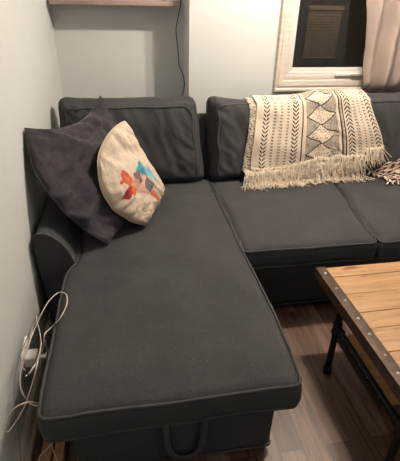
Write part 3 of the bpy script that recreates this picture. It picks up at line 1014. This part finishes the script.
# pipe legs
LX = (1.335, 2.43); LY = (-1.648, -2.135)
for x in LX:
    for y in LY:
        bm = bmesh.new()
        lathe(bm, [(.0145, .02), (.0145, .42)], (x, y, 0), 'z', 20)
        lathe(bm, [(.030, .410), (.030, .4215)], (x, y, 0), 'z', 20)
        lathe(bm, [(.018, .385), (.020, .39), (.020, .412), (.018, .412)], (x, y, 0), 'z', 20)
        lg = finish('leg', bm, M['iron'], tb, True, .7)
        bm = bmesh.new(); lathe(bm, [(.016, 0), (.0195, .003), (.0205, .03), (.0195, .036), (.015, .040)], (x, y, 0), 'z', 20); finish('pipe_cap', bm, M['iron'], lg, True, .7)
        bm = bmesh.new()
        lathe(bm, [(.018, .250), (.0215, .253), (.0215, .263), (.0185, .266), (.0185, .296), (.0215, .299), (.0215, .309), (.018, .312)], (x, y, 0), 'z', 20)
        s = -1 if y == LY[0] else 1
        lathe(bm, [(.0185, .0), (.0185, .024), (.0215, .026), (.0215, .036), (.018, .038)], (x, y, .281), (0, s, 0), 20)
        finish('tee_fitting', bm, M['iron'], lg, True, .7)
for x in LX:
    bm = bmesh.new(); lathe(bm, [(.0145, .02), (.0145, .465)], (x, LY[0], .281), (0, -1, 0), 16); finish('stretcher', bm, M['iron'], tb, True, .7)
# lower shelf of planks with angle iron at its ends
LZ = .262
for k in range(3):
    y1 = -1.700 - k * .112; boxobj('lower_shelf_board', (1.322, y1 - .110, LZ - .0), (2.445, y1, LZ + .020), M['pine'], tb, .002)
for x0, s in ((1.318, 1), (2.449, -1)):
    bm = bmesh.new(); box(bm, (x0 - .002, -2.040, LZ - .012), (x0 + .002, -1.695, LZ + .024), .001)
    box(bm, (min(x0, x0 + s * .020), -2.040, LZ + .020), (max(x0, x0 + s * .020), -1.695, LZ + .024), .001)
    ss = finish('shelf_strap', bm, M['iron'], tb, True, .6)
    for y in (-1.72, -1.795, -1.862, -1.925, -2.01):
        bm = bmesh.new(); rivet(bm, (x0 + s * .009, y, LZ + .024), r=.0055); finish('rivet', bm, M['rivet'], ss)

# ------------------------------------------------------------------ things in the gap by the wall
for k, (x0, x1, y, lab) in enumerate(((.075, .112, -1.72, 'narrow tan board standing on the floor, nearer the left wall'),
                                   (.122, .158, -1.74, 'narrow tan board standing on the floor, nearer the sofa base'))):
    bm = bmesh.new(); box(bm, (x0, y - .22, 0), (x1, y + .10, .058), .003)
    tag(finish('wooden_board', bm, M['board'], None, True, .6), lab, 'board', 'tan boards in the gap by the wall')

ca = thing('charging_cable', 'long off-white phone cable looped over the chaise edge and wall outlet', 'cable', (.08, -1.65, .28))
pts = [(.092, -1.632, .288), (.108, -1.640, .286)]
pts = [Vector(p) for p in pts]
pts += [Vector((0.120, -1.711, 0.466)), Vector((0.135, -1.640, 0.445)), Vector((0.173, -1.650, 0.495)), Vector((0.189, -1.573, 0.495)), Vector((0.177, -1.506, 0.492)), Vector((0.140, -1.475, 0.477)), Vector((0.120, -1.556, 0.504)),
        Vector((0.100, -1.607, 0.491)), Vector((0.080, -1.645, 0.463)), Vector((0.070, -1.714, 0.456)), Vector((0.050, -1.758, 0.410)), Vector((0.040, -1.806, 0.375)), Vector((0.050, -1.845, 0.349)), Vector((0.070, -1.860, 0.313)), Vector((0.100, -1.897, 0.335)),
        Vector((0.120, -1.922, 0.373)), Vector((0.110, -1.931, 0.398)), Vector((0.090, -1.943, 0.412)), Vector((0.060, -1.951, 0.405)), Vector((0.030, -1.956, 0.369)), Vector((0.020, -1.974, 0.342)), Vector((0.020, -1.956, 0.300)),
        Vector((0.040, -1.936, 0.313)), Vector((0.070, -1.912, 0.350)), Vector((0.090, -1.865, 0.388)), Vector((0.110, -1.818, 0.442)), Vector((0.100, -1.700, 0.417)), Vector((0.090, -1.649, 0.430)), Vector((0.080, -1.624, 0.463)), Vector((0.070, -1.588, 0.462)), Vector((0.050, -1.583, 0.414)), Vector((0.050, -1.676, 0.400)), Vector((0.050, -1.758, 0.430)), Vector((0.050, -1.788, 0.414)), Vector((0.060, -1.791, 0.391))]
bm = bmesh.new(); tube(bm, catmull(pts, 6), .0022, 7); finish('cord', bm, M['cable'], ca)
c1, c2_ = Vector((0.100, -1.796, 0.424)), Vector((0.080, -1.825, 0.411))
bm = bmesh.new(); tube(bm, [Vector((0.105, -1.778, 0.433)), c1], .0022, 6); tube(bm, [c1, c2_], .0042, 10); finish('plug', bm, M['plastic'], ca)
c3_ = Vector((0.075, -1.847, 0.425))
bm = bmesh.new(); tube(bm, [c2_, c3_], .0032, 8); finish('connector', bm, M['metaltip'], ca)
bm = bmesh.new()
tube(bm, catmull([Vector((0.060, -1.342, 0.187)), Vector((0.040, -1.328, 0.220)), Vector((0.030, -1.371, 0.285)), Vector((0.012, -1.421, 0.308)), Vector((0.008, -1.526, 0.316)), Vector((0.008, -1.641, 0.344)), Vector((0.006, -1.724, 0.338)), Vector((0.005, -1.784, 0.319)), Vector((0.005, -1.821, 0.275)), Vector((0.005, -1.849, 0.185)), Vector((0.036, -1.965, 0.150)), (.05, -2.1, .01)], 6), .0014, 6)
tag(finish('thin_cable', bm, M['greycable']), 'thin grey cable running down the left wall behind the outlet', 'cable')
lc = bmesh.new()
tube(lc, catmull([(.135, -1.78, .30), (.128, -1.84, .20), Vector((0.123, -1.882, 0.120)), Vector((0.104, -1.888, 0.085)), Vector((0.078, -1.908, 0.075)), Vector((0.071, -1.938, 0.066)), (.06, -2.0, .07)], 6), .0022, 7)
tube(lc, catmull([(.140, -1.78, .30), (.132, -1.84, .20), Vector((0.123, -1.882, 0.120)), Vector((0.123, -1.899, 0.085)), Vector((0.140, -1.933, 0.070)), (.15, -2.03, .066)], 6), .0022, 7)
tag(finish('doubled_cable', lc, M['cable']), 'off-white cable hanging doubled over the tan boards below the chaise', 'cable')

# ------------------------------------------------------------------ lights
LCX, LCY = 1.66, -.90
cf = thing('ceiling_light', 'two bulb ceiling light above the coffee table', 'lamp', (LCX, LCY, H))
bm = bmesh.new(); lathe(bm, [(.16, 0), (.165, -.02), (.15, -.035)], (LCX, LCY, H), 'z', 32); finish('ceiling_plate', bm, M['vinyl'], cf)
bulbm, nt, b = mat('bulb_glass', (1, .9, .75), .4); b.inputs['Emission Color'].default_value = (1, .78, .52, 1); b.inputs['Emission Strength'].default_value = 12
def lamp(name, loc, power, colr, r):
    l = bpy.data.lights.new(name, 'POINT'); l.energy = power; l.color = colr; l.shadow_soft_size = r
    o = lk(bpy.data.objects.new(name, l)); o.location = loc; return o
WARM = (1.0, .87, .75)
for dx, dy in ((-.10, .01), (.10, -.01)):
    bx, by, bz = LCX + dx, LCY + dy, H - .10
    bm = bmesh.new(); bmesh.ops.create_icosphere(bm, subdivisions=3, radius=.03, matrix=Matrix.Translation((bx, by, bz)))
    finish('bulb', bm, bulbm, cf)
    lamp('bulb_light', (bx, by, bz - .045), 58, WARM, .035)
lamp('blind_fill', (2.3, .45, 2.3), 20, (1, .8, .6), .05)  # unseen lamp added outside to brighten the blind
# added fill lamp behind the camera, lifts the left wall
lamp('fill_light', (3.2, -3.5, 2.3), 17, (1.0, .90, .80), .15)

w = bpy.data.worlds.new('night'); sc.world = w; w.use_nodes = True
w.node_tree.nodes['Background'].inputs['Color'].default_value = (.02, .022, .03, 1)
w.node_tree.nodes['Background'].inputs['Strength'].default_value = .3
sc.view_settings.view_transform = 'Standard'; sc.view_settings.look = 'None'
sc.view_settings.exposure = .50; sc.view_settings.gamma = 1; sc.view_settings.use_curve_mapping = False
